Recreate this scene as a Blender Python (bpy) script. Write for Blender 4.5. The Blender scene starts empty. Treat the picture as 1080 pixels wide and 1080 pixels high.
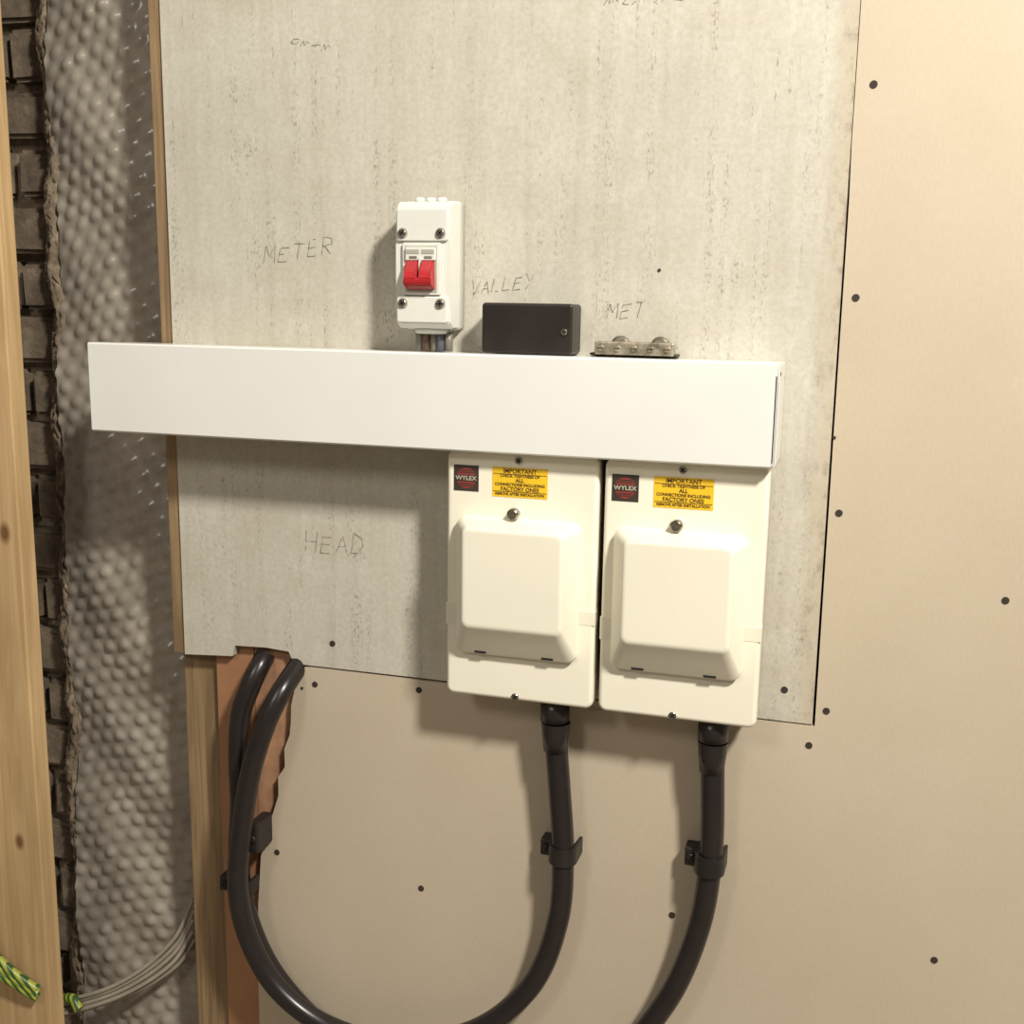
import bpy, bmesh, math, random
from mathutils import Vector, Matrix
random.seed(4)
S=bpy.context.scene
S.view_settings.view_transform='Standard'
C=S.collection
# ------------------------------------------------------------ materials
def newmat(name):
    m=bpy.data.materials.new(name); m.use_nodes=True
    nt=m.node_tree; b=nt.nodes['Principled BSDF']
    return m,nt,b
def N(nt,t,**kw):
    n=nt.nodes.new(t)
    for k,v in kw.items():
        if k in n.inputs: n.inputs[k].default_value=v
        else: setattr(n,k,v)
    return n
def L(nt,a,b): nt.links.new(a,b)
def coords(nt,scale=(1,1,1)):
    tc=N(nt,'ShaderNodeTexCoord'); mp=N(nt,'ShaderNodeMapping')
    mp.inputs['Scale'].default_value=scale
    L(nt,tc.outputs['Object'],mp.inputs['Vector']); return mp.outputs['Vector']
def noise(nt,vec,scale,detail=4,rough=.55,dist=0):
    n=N(nt,'ShaderNodeTexNoise'); n.inputs['Scale'].default_value=scale
    n.inputs['Detail'].default_value=detail; n.inputs['Roughness'].default_value=rough
    n.inputs['Distortion'].default_value=dist
    L(nt,vec,n.inputs['Vector']); return n.outputs['Fac']
def ramp(nt,fac,stops):
    r=N(nt,'ShaderNodeValToRGB'); e=r.color_ramp.elements
    while len(e)<len(stops): e.new(.5)
    for i,(p,c) in enumerate(stops):
        e[i].position=p; e[i].color=(c if len(c)==4 else (*c,1))
    L(nt,fac,r.inputs['Fac']); return r.outputs['Color']
def mix(nt,fac,a,b,mode='MIX'):
    n=N(nt,'ShaderNodeMix'); n.data_type='RGBA'; n.blend_type=mode
    for s,v in ((n.inputs[0],fac),(n.inputs[6],a),(n.inputs[7],b)):
        if isinstance(v,(int,float)): s.default_value=v
        elif isinstance(v,tuple): s.default_value=(*v,1) if len(v)==3 else v
        else: L(nt,v,s)
    return n.outputs[2]
def mth(nt,op,a,b=0.0,c=0.0):
    n=N(nt,'ShaderNodeMath'); n.operation=op
    for i,v in enumerate((a,b,c)):
        if isinstance(v,(int,float)): n.inputs[i].default_value=v
        else: L(nt,v,n.inputs[i])
    return n.outputs[0]
def bump(nt,b,h,st=.3,dist=.002):
    n=N(nt,'ShaderNodeBump'); n.inputs['Strength'].default_value=st; n.inputs['Distance'].default_value=dist
    L(nt,h,n.inputs['Height']); L(nt,n.outputs['Normal'],b.inputs['Normal'])
def plain(name,col,rough=.5,metal=0,var=.06,scale=30,bst=.0,coat=0):
    m,nt,b=newmat(name); v=coords(nt)
    f=noise(nt,v,scale)
    lo=tuple(c*(1-var*2) for c in col); hi=tuple(min(1,c*(1+var)) for c in col)
    L(nt,ramp(nt,f,[(.3,lo),(.7,hi)]),b.inputs['Base Color'])
    b.inputs['Roughness'].default_value=rough; b.inputs['Metallic'].default_value=metal
    b.inputs['Coat Weight'].default_value=coat
    if bst: bump(nt,b,noise(nt,v,scale*12),bst,.0005)
    return m
def wood(name,a,b_,knot,grain=1.0,knots=()):
    m,nt,b=newmat(name); v=coords(nt,(1,1,.045))
    f=noise(nt,v,70*grain,5,.6,1.2); f2=noise(nt,coords(nt,(1,1,.25)),14,3)
    c=ramp(nt,f,[(.35,a),(.62,b_)])
    c=mix(nt,ramp(nt,f2,[(.45,(0,0,0)),(.75,(.6,.6,.6))]),c,tuple(x*.75 for x in b_))
    tc=N(nt,'ShaderNodeTexCoord'); sx=N(nt,'ShaderNodeSeparateXYZ'); L(nt,tc.outputs['Object'],sx.inputs[0])
    for (kx,kz,kr) in knots:
        dx=mth(nt,'SUBTRACT',sx.outputs[0],kx); dz=mth(nt,'MULTIPLY',mth(nt,'SUBTRACT',sx.outputs[2],kz),.6)
        dd=mth(nt,'SQRT',mth(nt,'ADD',mth(nt,'MULTIPLY',dx,dx),mth(nt,'MULTIPLY',dz,dz)))
        k=mth(nt,'DIVIDE',dd,kr)
        c=mix(nt,ramp(nt,k,[(.35,(1,1,1)),(.9,(0,0,0))]),c,knot)
    L(nt,c,b.inputs['Base Color']); b.inputs['Roughness'].default_value=.75
    bump(nt,b,f,.25,.001); return m

# cement-faced backboard
m_board,nt,b=newmat('cement_board')
v=coords(nt); vs=coords(nt,(1,1,.05)); vm=coords(nt,(1,1,.45))
c=ramp(nt,noise(nt,v,4,5,.6),[(.3,(.51,.48,.405)),(.7,(.60,.572,.49))])
c=mix(nt,ramp(nt,noise(nt,v,170,4,.75),[(.36,(.38,.38,.38)),(.6,(0,0,0))]),c,(.37,.34,.27))
c=mix(nt,ramp(nt,noise(nt,vm,60,4,.7),[(.5,(0,0,0)),(.72,(.35,.35,.35))]),c,(.68,.655,.58))
streak=ramp(nt,noise(nt,vs,40,4,.65),[(.48,(0,0,0)),(.68,(.22,.22,.22))])
c=mix(nt,streak,c,(.37,.33,.25))
pit=ramp(nt,noise(nt,vm,400,2,.6),[(.52,(0,0,0)),(.62,(.62,.62,.62))])
col=ramp(nt,noise(nt,coords(nt,(1,1,.03)),75,3,.6),[(.53,(0,0,0)),(.59,(1,1,1))])
brk=ramp(nt,noise(nt,v,14,4,.7),[(.42,(.1,.1,.1)),(.6,(1,1,1))])
c=mix(nt,mix(nt,1.0,mix(nt,1.0,pit,col,'MULTIPLY'),brk,'MULTIPLY'),c,(.19,.16,.11))
c=mix(nt,ramp(nt,noise(nt,coords(nt,(.6,1,1.2)),6,5,.7),[(.52,(0,0,0)),(.75,(.45,.45,.45))]),c,(.40,.345,.25))
tc=N(nt,'ShaderNodeTexCoord'); sx=N(nt,'ShaderNodeSeparateXYZ'); L(nt,tc.outputs['Object'],sx.inputs[0])
e=mth(nt,'ADD',sx.outputs[0],mth(nt,'MULTIPLY',noise(nt,coords(nt,(1,1,.35)),25,5,.7),.035))
em=ramp(nt,mth(nt,'MULTIPLY_ADD',e,10,1.0),[(.64,(0,0,0)),(.76,(.42,.42,.42)),(.90,(.75,.75,.75))])
dirt=ramp(nt,noise(nt,coords(nt,(1,1,.6)),60,5,.7),[(.50,(.48,.41,.30)),(.68,(.22,.16,.095))])
c=mix(nt,em,c,dirt)
L(nt,c,b.inputs['Base Color']); b.inputs['Roughness'].default_value=.8
bump(nt,b,noise(nt,v,260,4,.7),.12,.0010)

# plasterboard
m_plas,nt,b=newmat('plasterboard_paper'); v=coords(nt)
c=ramp(nt,noise(nt,v,3.5,4,.6),[(.3,(.51,.43,.32)),(.7,(.56,.482,.37))])
c=mix(nt,ramp(nt,noise(nt,v,9,6,.75),[(.62,(0,0,0)),(.75,(.3,.3,.3))]),c,(.66,.59,.47))
c=mix(nt,ramp(nt,noise(nt,coords(nt,(1,1,.3)),420,2),[(.4,(.12,.12,.12)),(.6,(0,0,0))]),c,(.4,.3,.2))
L(nt,c,b.inputs['Base Color']); b.inputs['Roughness'].default_value=.62
bump(nt,b,noise(nt,v,500,3),.10,.0005)
m_core=plain('torn_plaster_core',(.40,.215,.12),.8,var=.12,scale=60,bst=.3)
m_pink=plain('copper_brown_strip',(.40,.205,.105),.42,.15,var=.06,scale=10,bst=.03)
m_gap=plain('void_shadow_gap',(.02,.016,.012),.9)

# brick
m_brick,nt,b=newmat('old_brick'); v=coords(nt)
c=ramp(nt,noise(nt,v,22,6,.7),[(.3,(.07,.052,.036)),(.55,(.15,.115,.08)),(.75,(.27,.215,.155))])
L(nt,c,b.inputs['Base Color']); b.inputs['Roughness'].default_value=.95
bump(nt,b,noise(nt,v,60,6,.7),.8,.004)
m_mortar,nt,b=newmat('rough_mortar'); v=coords(nt)
c=ramp(nt,noise(nt,v,40,6,.7),[(.3,(.12,.09,.06)),(.55,(.25,.195,.135)),(.72,(.45,.37,.27))])
L(nt,c,b.inputs['Base Color']); b.inputs['Roughness'].default_value=.95
bump(nt,b,noise(nt,v,90,6,.7),.8,.004)
# membrane
m_mem,nt,b=newmat('dimpled_membrane_plastic'); v=coords(nt)
c=ramp(nt,noise(nt,coords(nt,(1,1,.6)),12,4,.6),[(.3,(.22,.195,.16)),(.7,(.40,.36,.305))])
L(nt,c,b.inputs['Base Color']); b.inputs['Roughness'].default_value=.30
b.inputs['Specular IOR Level'].default_value=.6; b.inputs['Coat Weight'].default_value=.2; b.inputs['Coat Roughness'].default_value=.2

m_white=plain('white_painted_steel',(.80,.80,.765),.25,var=.015,scale=8,coat=.2)
m_whiteend=plain('white_steel_end',(.74,.73,.68),.3,var=.03,scale=8)
m_cream=plain('cream_moulding',(.86,.82,.68),.38,var=.012,scale=10)
m_cream_collar_refl=plain('cream_collar_reflection',(.80,.765,.63),.35,var=.02)  # knob collar, also the painted reflections on the cover sides
m_iso=plain('isolator_plastic',(.74,.74,.68),.35,var=.02)
m_isod=plain('isolator_recess',(.42,.40,.34),.4,var=.04)
m_red=plain('red_toggle',(.46,.024,.028),.35,var=.1)
m_redd=plain('red_toggle_dark',(.25,.012,.012),.4,var=.08)
m_blk=plain('black_pvc',(.018,.014,.014),.30,var=.08,scale=60,bst=.05)
m_box=plain('black_box_plastic',(.018,.012,.009),.42,var=.15)
m_clip=plain('black_nylon',(.018,.014,.013),.45,var=.2)
m_chrome=plain('zinc_screw',(.50,.46,.38),.28,1,var=.2,scale=200)
m_metal=plain('tarnished_bar',(.42,.37,.28),.42,.8,var=.35,scale=90,bst=.1)
m_slot=plain('slot_black',(.012,.01,.009),.7)
m_copper=plain('brown_core',(.13,.075,.04),.4,var=.2)
m_blue=plain('blue_core',(.09,.10,.12),.45,var=.15)
m_gry=plain('grey_tail',(.20,.18,.15),.4,var=.1)
m_yel=plain('yellow_label',(.82,.52,.02),.5,var=.05)
m_lbl=plain('label_ink',(.10,.045,.01),.6)
m_logo=plain('logo_ground',(.05,.038,.03),.45,var=.15)
m_logor=plain('logo_red',(.27,.04,.03),.45)
m_logow=plain('logo_white',(.55,.48,.38),.5)
m_hole=plain('screw_hole',(.035,.025,.018),.8)
m_pencil=plain('pencil_graphite',(.27,.245,.20),.6,var=.3,scale=150)
m_cgrey=plain('grey_cable',(.34,.30,.24),.5,var=.1)
m_floor=plain('concrete_floor',(.30,.25,.19),.85,var=.15,scale=6,bst=.2)
m_gy,nt,b=newmat('green_yellow_sleeve')
w=N(nt,'ShaderNodeTexWave'); w.inputs['Scale'].default_value=42; w.inputs['Distortion'].default_value=1.0
mp=N(nt,'ShaderNodeMapping'); mp.inputs['Rotation'].default_value=(0,.6,0)
tc=N(nt,'ShaderNodeTexCoord'); L(nt,tc.outputs['Object'],mp.inputs[0]); L(nt,mp.outputs[0],w.inputs['Vector'])
L(nt,ramp(nt,w.outputs['Fac'],[(.45,(.03,.09,.02)),(.55,(.34,.36,.05))]),b.inputs['Base Color'])
b.inputs['Roughness'].default_value=.4

# ------------------------------------------------------------ mesh helpers
def empty(name,loc=(0,0,0)):
    o=bpy.data.objects.new(name,None); C.objects.link(o); o.empty_display_size=.05; return o
def obj(name,me,mat,parent=None,smooth=False):
    o=bpy.data.objects.new(name,me); C.objects.link(o)
    if mat: me.materials.append(mat)
    if parent: o.parent=parent
    if smooth:
        for p in me.polygons: p.use_smooth=True
    return o
def finish(bm,name,mat,parent,smooth=False):
    bmesh.ops.recalc_face_normals(bm,faces=bm.faces[:])
    me=bpy.data.meshes.new(name); bm.to_mesh(me); bm.free()
    return obj(name,me,mat,parent,smooth)
def box(name,x0,x1,y0,y1,z0,z1,mat,parent=None,bev=0.0,seg=2):
    bm=bmesh.new(); bmesh.ops.create_cube(bm,size=1)
    for v in bm.verts:
        v.co=Vector(((x0+x1)/2+v.co.x*(x1-x0),(y0+y1)/2+v.co.y*(y1-y0),(z0+z1)/2+v.co.z*(z1-z0)))
    if bev: bmesh.ops.bevel(bm,geom=bm.edges[:],offset=bev,segments=seg,affect='EDGES',profile=.5)
    return finish(bm,name,mat,parent)
def prism_xz(name,pts,y0,y1,mat,parent=None):
    bm=bmesh.new()
    a=[bm.verts.new((x,y0,z)) for x,z in pts]; c=[bm.verts.new((x,y1,z)) for x,z in pts]
    n=len(pts); bm.faces.new(a); bm.faces.new(c[::-1])
    for i in range(n): bm.faces.new((a[i],c[i],c[(i+1)%n],a[(i+1)%n]))
    return finish(bm,name,mat,parent)
def prism_yz(name,pts,x0,x1,mat,parent=None,bev=0):
    bm=bmesh.new()
    a=[bm.verts.new((x0,y,z)) for y,z in pts]; c=[bm.verts.new((x1,y,z)) for y,z in pts]
    n=len(pts); bm.faces.new(a); bm.faces.new(c[::-1])
    for i in range(n): bm.faces.new((a[i],c[i],c[(i+1)%n],a[(i+1)%n]))
    if bev: bmesh.ops.bevel(bm,geom=bm.edges[:],offset=bev,segments=2,affect='EDGES')
    return finish(bm,name,mat,parent)
def cyl(name,p,axis,r,h,mat,parent=None,seg=28,bev=0):
    bm=bmesh.new(); bmesh.ops.create_cone(bm,cap_ends=True,segments=seg,radius1=r,radius2=r,depth=h)
    if bev:
        es=[e for e in bm.edges if len(e.link_faces)==2 and any(len(f.verts)>4 for f in e.link_faces)]
        bmesh.ops.bevel(bm,geom=es,offset=bev,segments=2,affect='EDGES')
    rot={'x':Matrix.Rotation(math.pi/2,4,'Y'),'y':Matrix.Rotation(math.pi/2,4,'X'),'z':Matrix()}[axis]
    bmesh.ops.transform(bm,matrix=Matrix.Translation(p)@rot,verts=bm.verts)
    o=finish(bm,name,mat,parent)
    for pl in o.data.polygons: pl.use_smooth=len(pl.vertices)<=4
    return o
def rr(x0,x1,z0,z1,r,y,n=6):
    P=[]
    for cx,cz,a0 in ((x1-r,z1-r,0),(x0+r,z1-r,90),(x0+r,z0+r,180),(x1-r,z0+r,270)):
        for i in range(n+1):
            a=math.radians(a0+90*i/n); P.append(Vector((cx+r*math.cos(a),y,cz+r*math.sin(a))))
    return P
def loft(name,rings,mat,parent=None,cap0=False,smooth=True):
    bm=bmesh.new(); R=[[bm.verts.new(p) for p in r] for r in rings]
    n=len(R[0])
    for a,c in zip(R,R[1:]):
        for i in range(n): bm.faces.new((a[i],a[(i+1)%n],c[(i+1)%n],c[i]))
    bm.faces.new(R[-1])
    if cap0: bm.faces.new(R[0][::-1])
    o=finish(bm,name,mat,parent,smooth)
    for p in o.data.polygons:
        if len(p.vertices)>4: p.use_smooth=False
    return o
def fbox(name,x0,x1,z0,z1,yb,yf,r,bev,mat,parent,n=6):
    rings=[rr(x0,x1,z0,z1,r,yb,n)]
    for k in range(5):
        a=math.radians(90*k/4); ins=bev*(1-math.cos(a)); y=yf+bev*(1-math.sin(a))
        rings.append(rr(x0+ins,x1-ins,z0+ins,z1-ins,max(r-ins,.0005),y,n))
    return loft(name,rings,mat,parent,cap0=True)
def tube(name,pts,r,mat,parent=None,res=10,cyc=False):
    cu=bpy.data.curves.new(name,'CURVE'); cu.dimensions='3D'; cu.bevel_depth=r; cu.bevel_resolution=5
    cu.resolution_u=res; cu.use_fill_caps=True
    sp=cu.splines.new('BEZIER'); sp.bezier_points.add(len(pts)-1)
    P=[Vector(p) for p in pts]
    for i,p in enumerate(P):
        bp=sp.bezier_points[i]; bp.co=p
        a=P[max(i-1,0)]; c=P[min(i+1,len(P)-1)]
        t=(c-a).normalized()
        bp.handle_left_type=bp.handle_right_type='FREE'
        bp.handle_left=p-t*((p-a).length/3); bp.handle_right=p+t*((c-p).length/3)
    o=bpy.data.objects.new(name+'_tmp',cu); C.objects.link(o)
    dg=bpy.context.evaluated_depsgraph_get(); me=bpy.data.meshes.new_from_object(o.evaluated_get(dg))
    bpy.data.objects.remove(o); me.name=name
    me.materials.clear()
    return obj(name,me,mat,parent,True)
def text(name,s,x,z,y,size,mat,parent,sx=1.0,bold=0.0):
    cu=bpy.data.curves.new(name,'FONT'); cu.body=s; cu.size=size; cu.align_x='CENTER'; cu.align_y='CENTER'
    cu.extrude=.00005; cu.offset=bold
    o=bpy.data.objects.new(name+'_tmp',cu); C.objects.link(o)
    dg=bpy.context.evaluated_depsgraph_get(); me=bpy.data.meshes.new_from_object(o.evaluated_get(dg))
    bpy.data.objects.remove(o); me.materials.clear()
    me.transform(Matrix.Translation((x,y,z))@Matrix.Rotation(math.pi/2,4,'X')@Matrix.Diagonal((sx,1,1,1)))
    return obj(name,me,mat,parent)
def screw(name,x,z,y,r,parent,mat=None,slot=45):
    cyl(name,(x,y-.0012,z),'y',r,.0024,mat or m_chrome,parent,20,.0006)
    for k,a in enumerate((slot,slot+90)):
        o=box(name+'_slot%d'%k,-r*.7,r*.7,-.0003,.0003,-r*.16,r*.16,m_slot,parent)
        o.data.transform(Matrix.Translation((x,y-.0025,z))@Matrix.Rotation(math.radians(a),4,'Y'))

# ------------------------------------------------------------ walls / carcass
wb=empty('wall_back')
ply=[(1.6,0),(1.6,2.5),(-.0264,2.5),(-.0262,1.66),(-.0250,1.60),(-.0248,1.35),(-.0242,1.0385),(-.640,1.0385),(-.659,1.036),(-.661,1.005),(-.666,.985),
     (-.667,.962),(-.669,.945),(-.677,.925),(-.677,.90),(-.687,.885),(-.687,.86),(-.697,.83),(-.707,.80),(-.715,.77),(-.721,.70),(-.724,.6),(-.724,0)]
prism_xz('plasterboard',ply,.0,.0125,m_plas,wb)
box('void_backing',-.77,1.6,.060,.07,0,2.5,m_gap,wb)
box('torn_core',-.7235,-.640,.0126,.020,.60,1.078,m_core,wb)

bb=empty('cement_backboard')
hole=[(-.818,2.5),(-.818,1.0365),(-.748,1.0415),(-.744,1.056),(-.70,1.058),(-.668,1.056),(-.661,1.041),(-.457,1.0415),(-.027,1.0405),(-.027,2.5)]
prism_xz('board',hole,.0,.012,m_board,bb)
box('copper_strip',-.779,-.7245,.0122,.019,0,1.075,m_pink,bb)

st=empty('timber_stud')
m_w1=wood('timber_brown',(.36,.245,.13),(.20,.13,.065),(.10,.055,.025))
box('post',-.833,-.7795,.0205,.058,0,2.5,m_w1,st,.001)
box('edge_lath',-.8360,-.8188,.0030,.0200,1.0365,2.5,m_w1,st,.0008)
m_w2=wood('pine_pale',(.64,.44,.225),(.47,.31,.145),(.18,.085,.03),.8,((-1.045,1.19,.012),(-1.055,.76,.010),(-1.07,.30,.014),(-1.06,1.66,.012)))
s2=empty('timber_stud.001')
box('post',-1.122,-1.022,-.05,-.022,0,2.5,m_w2,s2,.002)

# outer leaf wall : bricks + mortar
wl=empty('wall_left')
box('mortar_bed',-1.7,-.70,.165,.20,0,2.5,m_mortar,wl)
bm=bmesh.new()
z=0.01; row=0
while z<2.45:
    x=-1.70+(.11 if row%2 else 0)
    while x<-.75:
        w=.205+random.uniform(-.008,.008); h=.064+random.uniform(-.003,.003)
        dpt=random.uniform(0,.010)
        ret=bmesh.ops.create_cube(bm,size=1)
        for vv in ret['verts']:
            vv.co=Vector((x+w/2+vv.co.x*w+random.uniform(-.003,.003),.155+dpt+vv.co.y*.05,z+h/2+vv.co.z*h+random.uniform(-.003,.003)))
        x+=.222
    z+=.077; row+=1
bmesh.ops.bevel(bm,geom=bm.edges[:],offset=.006,segments=2,affect='EDGES')
finish(bm,'bricks',m_brick,wl)
bm=bmesh.new(); nx,nz=14,420; V=[]
for j in range(nz+1):
    z=j/nz*2.5; row_=[]
    for i in range(nx+1):
        u=i/nx
        xc=-1.086-.024*(1.9-z)+ .004*math.sin(z*23)+.003*math.sin(z*61)
        x=xc+u*.050
        y=.128-.020*math.sin(u*math.pi)+random.uniform(-.004,.004)
        row_.append(bm.verts.new((x,y,z)))
    V.append(row_)
for j in range(nz):
    for i in range(nx): bm.faces.new((V[j][i],V[j][i+1],V[j+1][i+1],V[j+1][i]))
finish(bm,'mortar_daub',m_mortar,wl,True)

# dimpled membrane
mem=empty('dimple_membrane')
bm=bmesh.new(); st_=.0026; x0,x1,z0,z1=-1.055,-.79,.0,2.3
nx=int((x1-x0)/st_); nz=int((z1-z0)/st_); V=[]
pit=.0285; rp=pit*.80
hr=random.Random(9); HT={}
def jit(a,k):
    if (a,k) not in HT: HT[(a,k)]=(hr.uniform(-.0025,.0025),hr.uniform(-.0025,.0025),hr.uniform(.6,1.05))
    return HT[(a,k)]
for j in range(nz+1):
    z=z0+j*st_; R=[]
    for i in range(nx+1):
        u=i/nx; x=x0+i*st_
        xs=x+.22*z+.003*math.sin(z*27); zz=z-.35*x+.003*math.sin(x*40+z*8)
        k=round(zz/rp); hgt=0
        for kk in (k-1,k,k+1):
            off=(kk%2)*pit/2
            a0=round((xs-off)/pit); jx,jz,jh=jit(a0,kk)
            d=math.hypot(xs-a0*pit-off-jx,(zz-kk*rp-jz)*1.15)
            t=min(max(1-d/.0138,0)*1.2,1)
            hgt=max(hgt,.0045*jh*(3*t*t-2*t*t*t))
        y=.106-.030*math.sin(min(u*1.15,1)*math.pi*.62)+.005*math.sin(z*9+u*3)+.003*math.sin(z*31+u*9)-hgt
        xe=x-.025*(1.9-z)*(1-u)+ .004*math.sin(z*17)*(1-u)
        R.append(bm.verts.new((xe,y,z)))
    V.append(R)
for j in range(nz):
    for i in range(nx): bm.faces.new((V[j][i],V[j][i+1],V[j+1][i+1],V[j+1][i]))
finish(bm,'dimpled_sheet',m_mem,mem,True)

box('floor',-1.7,1.6,-3.0,.25,-.05,0,m_floor)

# ------------------------------------------------------------ trunking
tr=empty('cable_trunking')
X0,X1,Z0,Z1,DP=-.882,-.0785,1.3345,1.4378,.079
box('body',X0+.001,X1-.002,-DP+.003,-.0005,Z0+.001,Z1-.001,m_white,tr,.0008)
bm=bmesh.new()
prof=[(-DP+.016,Z1+.0006),(-DP+.0015,Z1+.0006),(-DP,Z1-.001),(-DP,Z0+.001),(-DP+.0015,Z0-.0006),(-DP+.016,Z0-.0006)]
a=[bm.verts.new((X0,y,z)) for y,z in prof]; c=[bm.verts.new((X1-.0035,y,z)) for y,z in prof]
for i in range(5): bm.faces.new((a[i],a[i+1],c[i+1],c[i]))
lid=finish(bm,'lid',m_white,tr); so=lid.modifiers.new('s','SOLIDIFY'); so.thickness=.0012; so.offset=0
box('end_cap',X1-.002,X1,-DP+.003,-.001,Z0+.001,Z1-.001,m_whiteend,tr,.0004)
box('end_slot',X1-.0036,X1-.0024,-DP+.0005,-DP+.0025,Z0+.004,Z1-.012,m_slot,tr)
box('end_notch',X1-.001,X1+.0003,-DP+.012,-DP+.020,Z1-.012,Z1-.0085,m_slot,tr)
box('end_lip',X1-.001,X1+.0006,-DP+.003,-DP+.010,Z0+.002,Z1-.018,m_white,tr,.0003)

# ------------------------------------------------------------ switch-fuse enclosures
def enclosure(cx,first):
    e=empty('switch_fuse_enclosure')
    hw=.0862; x0,x1=cx-hw,cx+hw; z0,z1=1.0495,1.3325
    fbox('back_tray',x0+.002,x1-.002,z0+.002,z1,-.0005,-.030,.008,.001,m_cream,e)
    fbox('cover',x0,x1,z0,z1,-.031,-.060,.009,.0045,m_cream,e)
    hx0,hx1=cx-.0725,cx+.0675
    def rg(t,y,r):
        return rr(hx0+.0150*t,hx1-.0105*t,1.103+.036*t,1.2585-.006*t,r,y)
    R=[rr(hx0-.0015,hx1+.0015,1.1015,1.260,.011,-.0595),rg(0,-.0612,.0105),rg(.0,-.0670,.0105),
       rg(.02,-.0680,.0105),rg(.06,-.0690,.0105),rg(.5,-.0795,.0095),rg(.95,-.0902,.0085),rg(1.0,-.0916,.008),
       rr(hx0+.0160,hx1-.0115,1.1407,1.2515,.0075,-.0926),
       rr(hx0+.0175,hx1-.0130,1.1425,1.2500,.0065,-.0932),
       rr(hx0+.0195,hx1-.0150,1.1447,1.2480,.0055,-.0934)]
    loft('hood',R,m_cream,e)
    for k,sx_ in enumerate((-.042,.036)):
        o=box('hood_slot_%d'%k,-.0068,.0068,-.002,.002,-.0017,.0017,m_slot,e,.0004)
        o.data.transform(Matrix.Translation((cx+sx_,-.0685,1.1062)))
    box('side_reflection_l',x0-.0004,hx0-.0005,-.0604,-.045,1.132,1.158,m_cream_collar_refl,e,.0004)  # thin raised patches, left and right, standing in for reflections on the cover
    box('side_reflection_r',hx1+.0005,x1+.0004,-.0604,-.045,1.146,1.162,m_cream_collar_refl,e,.0004)
    cyl('knob_collar',(cx-.006,-.0615,1.266),'y',.0078,.004,m_cream_collar_refl,e,24,.001)
    cyl('knob',(cx-.006,-.0675,1.266),'y',.0064,.012,m_chrome,e,24,.0015)
    box('knob_boss',cx-.0125,cx+.0005,-.0640,-.0595,1.254,1.264,m_cream,e,.001)
    screw('screw_top',cx-.003,1.3245,-.060,.0042,e)
    screw('screw_bottom',cx-.003,1.0545,-.060,.0042,e)
    lx,lz=cx-.0635,1.3015
    box('badge',lx-.0145,lx+.0145,-.0604,-.0598,lz-.0145,lz+.0145,m_logo,e)
    cyl('badge_disc',(lx,-.0605,lz),'y',.0115,.0004,m_logor,e,36)
    for k,dz in enumerate((-.0085,-.0063,.0063,.0085)):
        w=math.sqrt(.0115**2-dz*dz)*.92
        box('badge_bar_%d'%k,lx-w,lx+w,-.0609,-.0606,lz+dz-.0006,lz+dz+.0006,m_logo,e)
    box('badge_band',lx-.0135,lx+.0135,-.0609,-.0606,lz-.0036,lz+.0036,m_logo,e)
    text('badge_text','WYLEX',lx,lz,-.0611,.0066,m_logow,e,1.1,.0001)
    x_,z_=cx-.0015,1.2997
    box('label',x_-.0315,x_+.0315,-.0604,-.0598,z_-.0165,z_+.0165,m_yel,e)
    for k,(s,dz,sz) in enumerate((('IMPORTANT',.0125,.0068),('CHECK TIGHTNESS OF',.0072,.0044),('ALL',.0024,.0058),
            ('CONNECTIONS INCLUDING',-.0024,.0044),('FACTORY ONES',-.0074,.0060),('REMOVE AFTER INSTALLATION',-.0130,.0040))):
        text('label_text_%d'%k,s,x_,z_+dz,-.0607,sz,m_lbl,e,1.0,.00012)
    for k,dz in enumerate((.0092,-.0103)):
        box('label_rule_%d'%k,x_-.0305,x_+.0305,-.0607,-.0604,z_+dz-.0003,z_+dz+.0003,m_lbl,e)
    return e
enclosure(-.3487,True); enclosure(-.1697,False)

# ------------------------------------------------------------ isolator
iso=empty('isolator_switch')
ix0,ix1=-.4995,-.4360
fbox('base',ix0+.001,ix1-.001,1.462,1.602,-.0005,-.022,.003,.001,m_iso,iso)
prism_yz('cover',[(-.021,1.4635),(-.040,1.4635),(-.050,1.470),(-.050,1.500),(-.050,1.555),(-.050,1.592),(-.042,1.600),(-.021,1.600)],ix0,ix1,m_iso,iso,.0015)
for k,(a,c) in enumerate(((1.470,1.4985),(1.5575,1.592))):
    fbox('terminal_shroud_%d'%k,ix0+.002,ix1-.002,a,c,-.048,-.0535,.003,.0015,m_iso,iso)
fbox('toggle_frame',ix0+.009,ix1-.010,1.500,1.556,-.049,-.0540,.002,.001,m_iso,iso)
box('toggle_recess',ix0+.013,ix1-.014,-.0545,-.050,1.503,1.5525,m_isod,iso)
box('module_top',ix0+.014,ix1-.015,-.0575,-.052,1.537,1.551,m_iso,iso,.0008)
for k in range(2):
    a=ix0+.0145+k*.0175
    box('label_window_%d'%k,a+.001,a+.0155,-.0580,-.0572,1.544,1.5485,m_isod,iso)
    box('status_mark_%d'%k,a+.004,a+.013,-.0577,-.0572,1.5385,1.5415,m_gry,iso)
a=ix0+.0145
for k,(p0,p1) in enumerate(((a+.0010,a+.0150),(a+.0184,a+.0324))):
    prism_yz('rocker_paddle_%d'%k,[(-.052,1.514),(-.0640,1.512),(-.0680,1.5175),(-.0635,1.5255),(-.0600,1.5365),(-.052,1.5365)],p0,p1,m_red,iso,.0010)
prism_yz('rocker_bar',[(-.052,1.5060),(-.058,1.5060),(-.0660,1.5100),(-.0682,1.5155),(-.0650,1.5185),(-.052,1.5185)],a+.0006,a+.0328,m_red,iso,.0010)
box('rocker_groove',a+.002,a+.0314,-.0664,-.0640,1.5110,1.5118,m_redd,iso)
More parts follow.
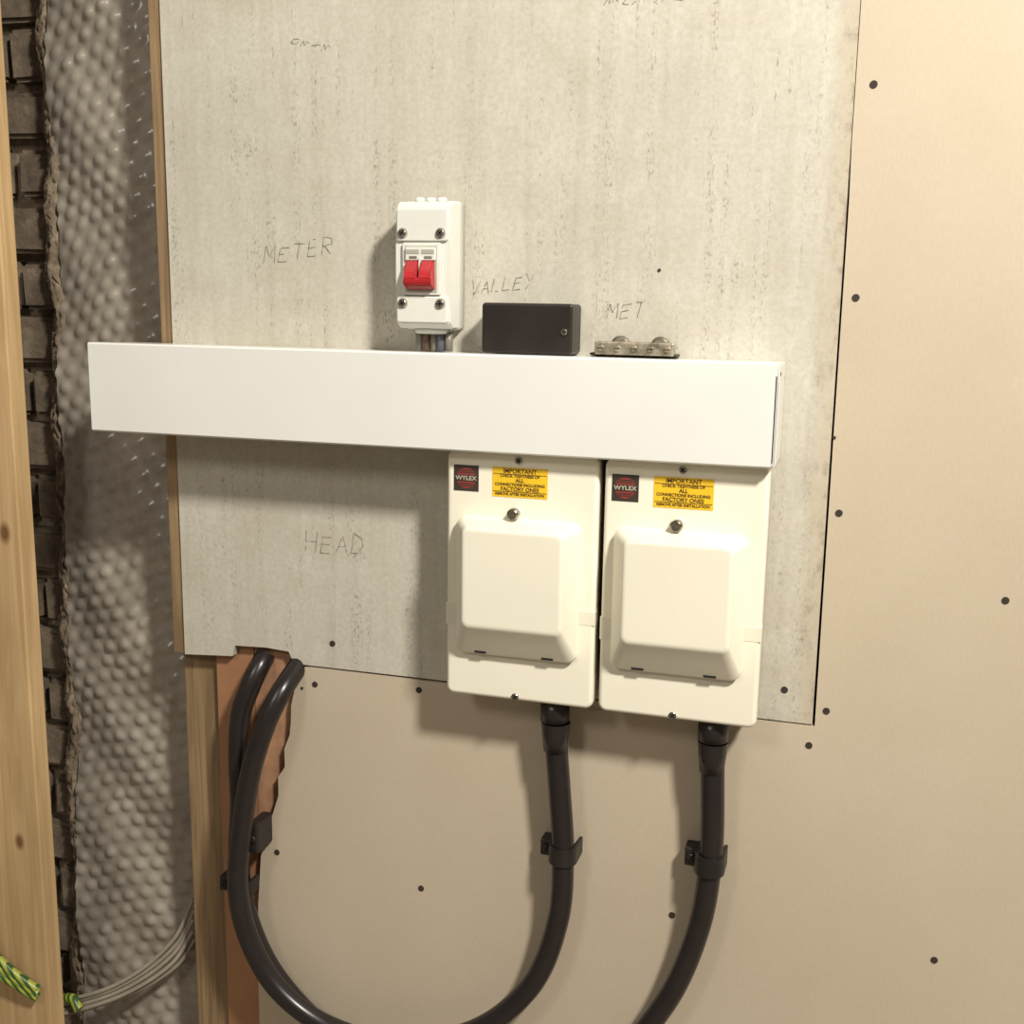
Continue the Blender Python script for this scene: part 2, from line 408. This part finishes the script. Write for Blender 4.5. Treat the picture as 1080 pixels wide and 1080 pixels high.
box('toggle_divider',ix0+.0304,ix0+.0322,-.0595,-.052,1.5185,1.540,m_iso,iso)
for k,(sx_,sz_) in enumerate(((-.4900,1.566),(-.4460,1.566),(-.4900,1.491),(-.4460,1.491))):
    cyl('screw_well_%d'%k,(sx_,-.0537,sz_),'y',.0058,.001,m_isod,iso,24)
    screw('cover_screw_%d'%k,sx_,sz_,-.0542,.0044,iso,None,30+k*17)
for k,x in enumerate((-.483,-.470,-.457)):
    cyl('knockout_%d'%k,(x,-.020,1.603),'z',.0055,.006,m_iso,iso,20,.001)
cyl('gland_entry',(-.467,-.018,1.4605),'z',.021,.006,m_iso,iso,30,.001)
for k,(x,m) in enumerate(((-.4825,m_gry),(-.4735,m_copper),(-.4650,m_gry),(-.4560,m_blue),(-.4475,m_gry))):
    cyl('tail_%d'%k,(x,-.022-.003*(k%2),1.4490),'z',.0046,.022,m,iso,16)

# ------------------------------------------------------------ black adaptable box
bx=empty('black_junction_box')
fbox('base',-.4020,-.3010,1.4388,1.4925,-.0005,-.030,.004,.0008,m_box,bx)
fbox('lid',-.4025,-.3005,1.4388,1.4930,-.031,-.041,.004,.0025,m_box,bx)
screw('lid_screw',-.3090,1.4635,-.041,.0034,bx)

# ------------------------------------------------------------ earth terminal block
et=empty('earth_terminal_block')
box('base_strip',-.2850,-.1900,-.022,-.0005,1.4388,1.4415,m_clip,et,.0008)
box('bar',-.2780,-.1925,-.030,-.018,1.4400,1.4540,m_metal,et,.0015)
for k in range(5):
    x=-.2710+k*.0180
    cyl('clamp_screw_%d'%k,(x,-.0305,1.4470),'y',.0036,.003,m_metal,et,18,.0006)
    box('clamp_slot_%d'%k,x-.003,x+.003,-.0323,-.0318,1.4465,1.4475,m_slot,et)
for k,x in enumerate((-.2535,-.2100)):
    cyl('mount_stud_%d'%k,(x,-.010,1.4500),'y',.0100,.012,m_metal,et,28,.0025)
    cyl('mount_slot_%d'%k,(x,-.0162,1.4520),'y',.0045,.001,m_gry,et,20)

# ------------------------------------------------------------ power cables
c1=empty('armoured_cable'); r=.0132
tube('sheath',[(-.658,.012,1.040),(-.659,-.002,1.032),(-.664,-.030,1.012),(-.677,-.046,.975),(-.699,-.048,.908),(-.714,-.048,.828),(-.722,-.048,.747),(-.708,-.046,.676),(-.668,-.044,.612),
 (-.600,-.040,.572),(-.508,-.036,.566),(-.407,-.032,.603),(-.335,-.030,.678),(-.303,-.029,.771),(-.299,-.029,.857),(-.305,-.030,.939),(-.311,-.032,1.009),(-.312,-.034,1.048)],r,m_blk,c1)
cyl('gland',(-.3115,-.033,1.034),'z',.0168,.030,m_blk,c1,28,.003)
def ringh(cx,cy,rad,z): return [Vector((cx+rad*math.cos(i*math.tau/24),cy+rad*math.sin(i*math.tau/24),z)) for i in range(24)]
loft('gland_taper',[ringh(-.3105,-.0325,a,zz) for a,zz in ((.0168,1.020),(.0155,1.005),(.0136,.985))],m_blk,c1)
c2=empty('armoured_cable')
tube('sheath',[(-.708,.012,1.042),(-.709,-.001,1.032),(-.715,-.012,1.012),(-.727,-.018,.975),(-.733,-.018,.915),(-.733,-.017,.852),(-.738,-.017,.771),(-.727,-.017,.690),(-.688,-.017,.612),
 (-.610,-.018,.545),(-.500,-.022,.500),(-.370,-.026,.505),(-.250,-.028,.575),(-.173,-.029,.686),(-.137,-.029,.790),(-.127,-.029,.885),(-.130,-.032,.999),(-.131,-.034,1.048)],r,m_blk,c2)
cyl('gland',(-.131,-.033,1.034),'z',.0168,.030,m_blk,c2,28,.003)
loft('gland_taper',[ringh(-.1308,-.0325,a,zz) for a,zz in ((.0168,1.020),(.0155,1.005),(.0136,.985))],m_blk,c2)

def cleat(x,z,y,side,h=.020,rot=0):
    e=empty('cable_cleat')
    bm=bmesh.new(); R0,R1=r+.0002,r+.0036; n=20
    prof=[]
    for i in range(n+1):
        a=math.pi*i/n; prof.append((R1*math.cos(a),-R1*math.sin(a)))
    ext=-y-.0005
    prof=[(R1,ext)]+prof+[(-R1,ext),(-R0,ext)]
    for i in range(n+1):
        a=math.pi-math.pi*i/n; prof.append((R0*math.cos(a),-R0*math.sin(a)))
    prof.append((R0,ext))
    a=[bm.verts.new((x+px,y+py,z-h/2)) for px,py in prof]; c=[bm.verts.new((x+px,y+py,z+h/2)) for px,py in prof]
    m=len(prof)
    for i in range(m): bm.faces.new((a[i],a[(i+1)%m],c[(i+1)%m],c[i]))
    bm.faces.new(a[::-1]); bm.faces.new(c)
    bmesh.ops.triangulate(bm,faces=[f for f in bm.faces if len(f.verts)>4])
    finish(bm,'strap',m_clip,e)
    fx0,fx1=(x-R1-.013,x-R1+.001) if side<0 else (x+R1-.001,x+R1+.013)
    box('foot',fx0,fx1,-.022,-.0005,z-h/2,z+h/2,m_clip,e,.0015)
    screw('foot_screw',(fx0+fx1)/2,z,-.022,.0045,e,m_clip)
cleat(-.299,.857,-.029,-1); cleat(-.128,.873,-.029,-1,.022); cleat(-.735,.735,-.017,-1,.020)
cl=empty('cable_cleat')
box('block',-.7105,-.6960,-.040,.0,.795,.836,m_clip,cl,.003); screw('block_screw',-.7030,.815,-.040,.0045,cl,m_clip)

# ------------------------------------------------------------ fixings
sc=empty('drywall_screws')
for i,(x,z) in enumerate([(-9,1712),(-12,1504),(-14,1279),(157,1199),(-13,1058),(120,784),(-172,785),(-489,764),(-632,1017),(-691,780),(-492,1026),(-607,1073),(-59,1077),(-29,1016)]):
    cyl('head_%d'%i,(x/1000,-.0004,z/1000),'y',.0038,.0008,m_hole,sc,18)
for i,(x,z) in enumerate([(-216,1530),(-24,1359),(-650,1010)]):
    cyl('pin_%d'%i,(x/1000,-.0005,z/1000),'y',.0018,.001,m_hole,sc,12)

# ------------------------------------------------------------ pencil notes
F={'M':[[(0,0),(.05,1),(.5,.35),(.9,1),(1,0)]],'E':[[(.9,1),(.1,.95),(0,0),(.85,.05)],[(.05,.5),(.7,.55)]],
'T':[[(0,1),(1,.95)],[(.5,1),(.45,0)]],'R':[[(0,0),(.05,1),(.75,.9),(.8,.55),(.05,.45)],[(.3,.45),(.9,0)]],
'V':[[(0,1),(.45,0),(1,1)]],'A':[[(0,0),(.5,1),(1,0)],[(.2,.4),(.8,.42)]],'L':[[(.05,1),(0,0),(.85,.05)]],
'Y':[[(0,1),(.5,.5)],[(1,1),(.2,-.25)]],'H':[[(0,1),(.05,0)],[(1,1),(.95,0)],[(.02,.5),(.97,.52)]],
'D':[[(0,0),(.05,1),(.8,.8),(1,.4),(.6,.05),(0,0)]],
'~':[[(0,.1),(.2,.9),(.4,.2),(.7,.8),(1,.4)]],'-':[[(0,.5),(1,.6)],[(.5,.2),(.6,.9)]],'c':[[(1,.8),(.3,.9),(.1,.3),(.8,.1),(1,.6)]]}
bm=bmesh.new()
def stroke(p,q,w=.00055,y=-.0004):
    n=max(2,int((q-p).length/.003)); t=(q-p).normalized(); nn=Vector((-t.y,t.x))
    pr=None
    for i in range(n+1):
        c=p.lerp(q,i/n)+nn*random.uniform(-.0003,.0003); ww=w*random.uniform(.35,1.2)
        a=bm.verts.new((c.x+nn.x*ww,y,c.y+nn.y*ww)); b2=bm.verts.new((c.x-nn.x*ww,y,c.y-nn.y*ww))
        if pr and random.random()>.06: bm.faces.new((pr[0],a,b2,pr[1]))
        pr=(a,b2)
def write(s,x,z,w,h,slope,gap=.35,wt=.0005):
    cw=w/(len(s)+(len(s)-1)*gap)
    for i,ch in enumerate(s):
        bx_=x+i*cw*(1+gap); bz=z+(bx_-x)*slope+random.uniform(-.0015,.0015); hh=h*random.uniform(.85,1.1)
        for pl in F.get(ch,[]):
            pl=[(a+random.uniform(-.05,.05),c+random.uniform(-.04,.04)) for a,c in pl]
            for p,q in zip(pl,pl[1:]):
                stroke(Vector((bx_+p[0]*cw+p[1]*.003,bz+p[1]*hh)),Vector((bx_+q[0]*cw+q[1]*.003,bz+q[1]*hh)),wt)
write('METER',-.690,1.533,.090,.019,.16); write('VALLEY',-.430,1.501,.072,.015,.14); write('MET',-.272,1.477,.040,.016,.12)
write('HEAD',-.643,1.187,.078,.024,.05)
write('~c-~c',-.285,1.799,.085,.008,.02,.3,.0004); write('c~-~',-.650,1.776,.050,.008,-.15,.25,.00035)
write('~c~-',-.292,1.0265,.040,.006,-.02,.3,.0004)
finish(bm,'pencil_notes',m_pencil,None)

# ------------------------------------------------------------ loose wiring, lower left
gc=empty('grey_wiring')
for k,(dz,dy) in enumerate(((0,0),(.010,.006),(-.012,-.004),(.022,.003),(-.022,.004))):
    tube('wire_%d'%k,[(-.86,.060+dy*.5,.62+dz*1.4),(-.885,.045+dy,.570+dz),(-.95,.030+dy,.515+dz*.6),(-1.03,.020+dy,.475+dz*.5),(-1.12,.01+dy,.448+dz*.8),(-1.25,.02+dy,.40+dz),(-1.32,.03,.20+dz),(-1.33,.03,.004)],.0030,m_cgrey,gc)
tube('earth_sleeve',[(-1.060,.013,.478),(-1.035,.010,.490),(-1.020,.006,.478)],.0075,m_gy,gc)
gy=empty('green_yellow_earth_wire')
for k in range(3):
    tube('sleeve_%d'%k,[(-1.24-.01*k,-.062,.006),(-1.22,-.062,.30),(-1.18,-.060,.56),(-1.14,-.062-.004*k,.615-.012*k),(-1.10,-.068-.003*k,.597-.010*k),(-1.065,-.067,.572-.008*k),(-1.045,-.062,.556-.007*k),(-1.034,-.059,.548-.006*k)],.0062,m_gy,gy)

# ------------------------------------------------------------ light
def area(name,loc,target,size,power,col):
    l=bpy.data.lights.new(name,'AREA'); l.energy=power; l.size=size; l.color=col; l.shape='DISK'
    o=bpy.data.objects.new(name,l); C.objects.link(o); o.location=loc
    o.rotation_euler=(Vector(target)-Vector(loc)).to_track_quat('-Z','Y').to_euler(); return o
area('work_lamp',(.98,-1.40,2.90),(-.35,0,1.10),.26,92,(1,.95,.855))
area('ceiling_lamp',(-1.0,-2.2,2.6),(-.3,0,1.2),.5,12,(1,.93,.83))
w=bpy.data.worlds.new('World'); S.world=w; w.use_nodes=True
w.node_tree.nodes['Background'].inputs[0].default_value=(1,.87,.72,1)
w.node_tree.nodes['Background'].inputs[1].default_value=.17

# ------------------------------------------------------------ camera
Xw=Vector((0.9565,0.0679,-0.2837));Dn=Vector((-0.01506,0.98273,0.18438));Yw=Xw.cross(Dn)
rt=Vector((Xw[0],Yw[0],-Dn[0])).normalized(); fw=Vector((Xw[2],Yw[2],-Dn[2])).normalized(); up=rt.cross(fw).normalized()
cam=bpy.data.cameras.new('camera'); cam.lens=1212/1080*36; cam.sensor_width=36; cam.clip_start=.01
co=bpy.data.objects.new('camera',cam); C.objects.link(co)
M=Matrix((( rt.x,up.x,-fw.x,0),(rt.y,up.y,-fw.y,-1.25),(rt.z,up.z,-fw.z,1.5),(0,0,0,1)))
co.matrix_world=M; S.camera=co
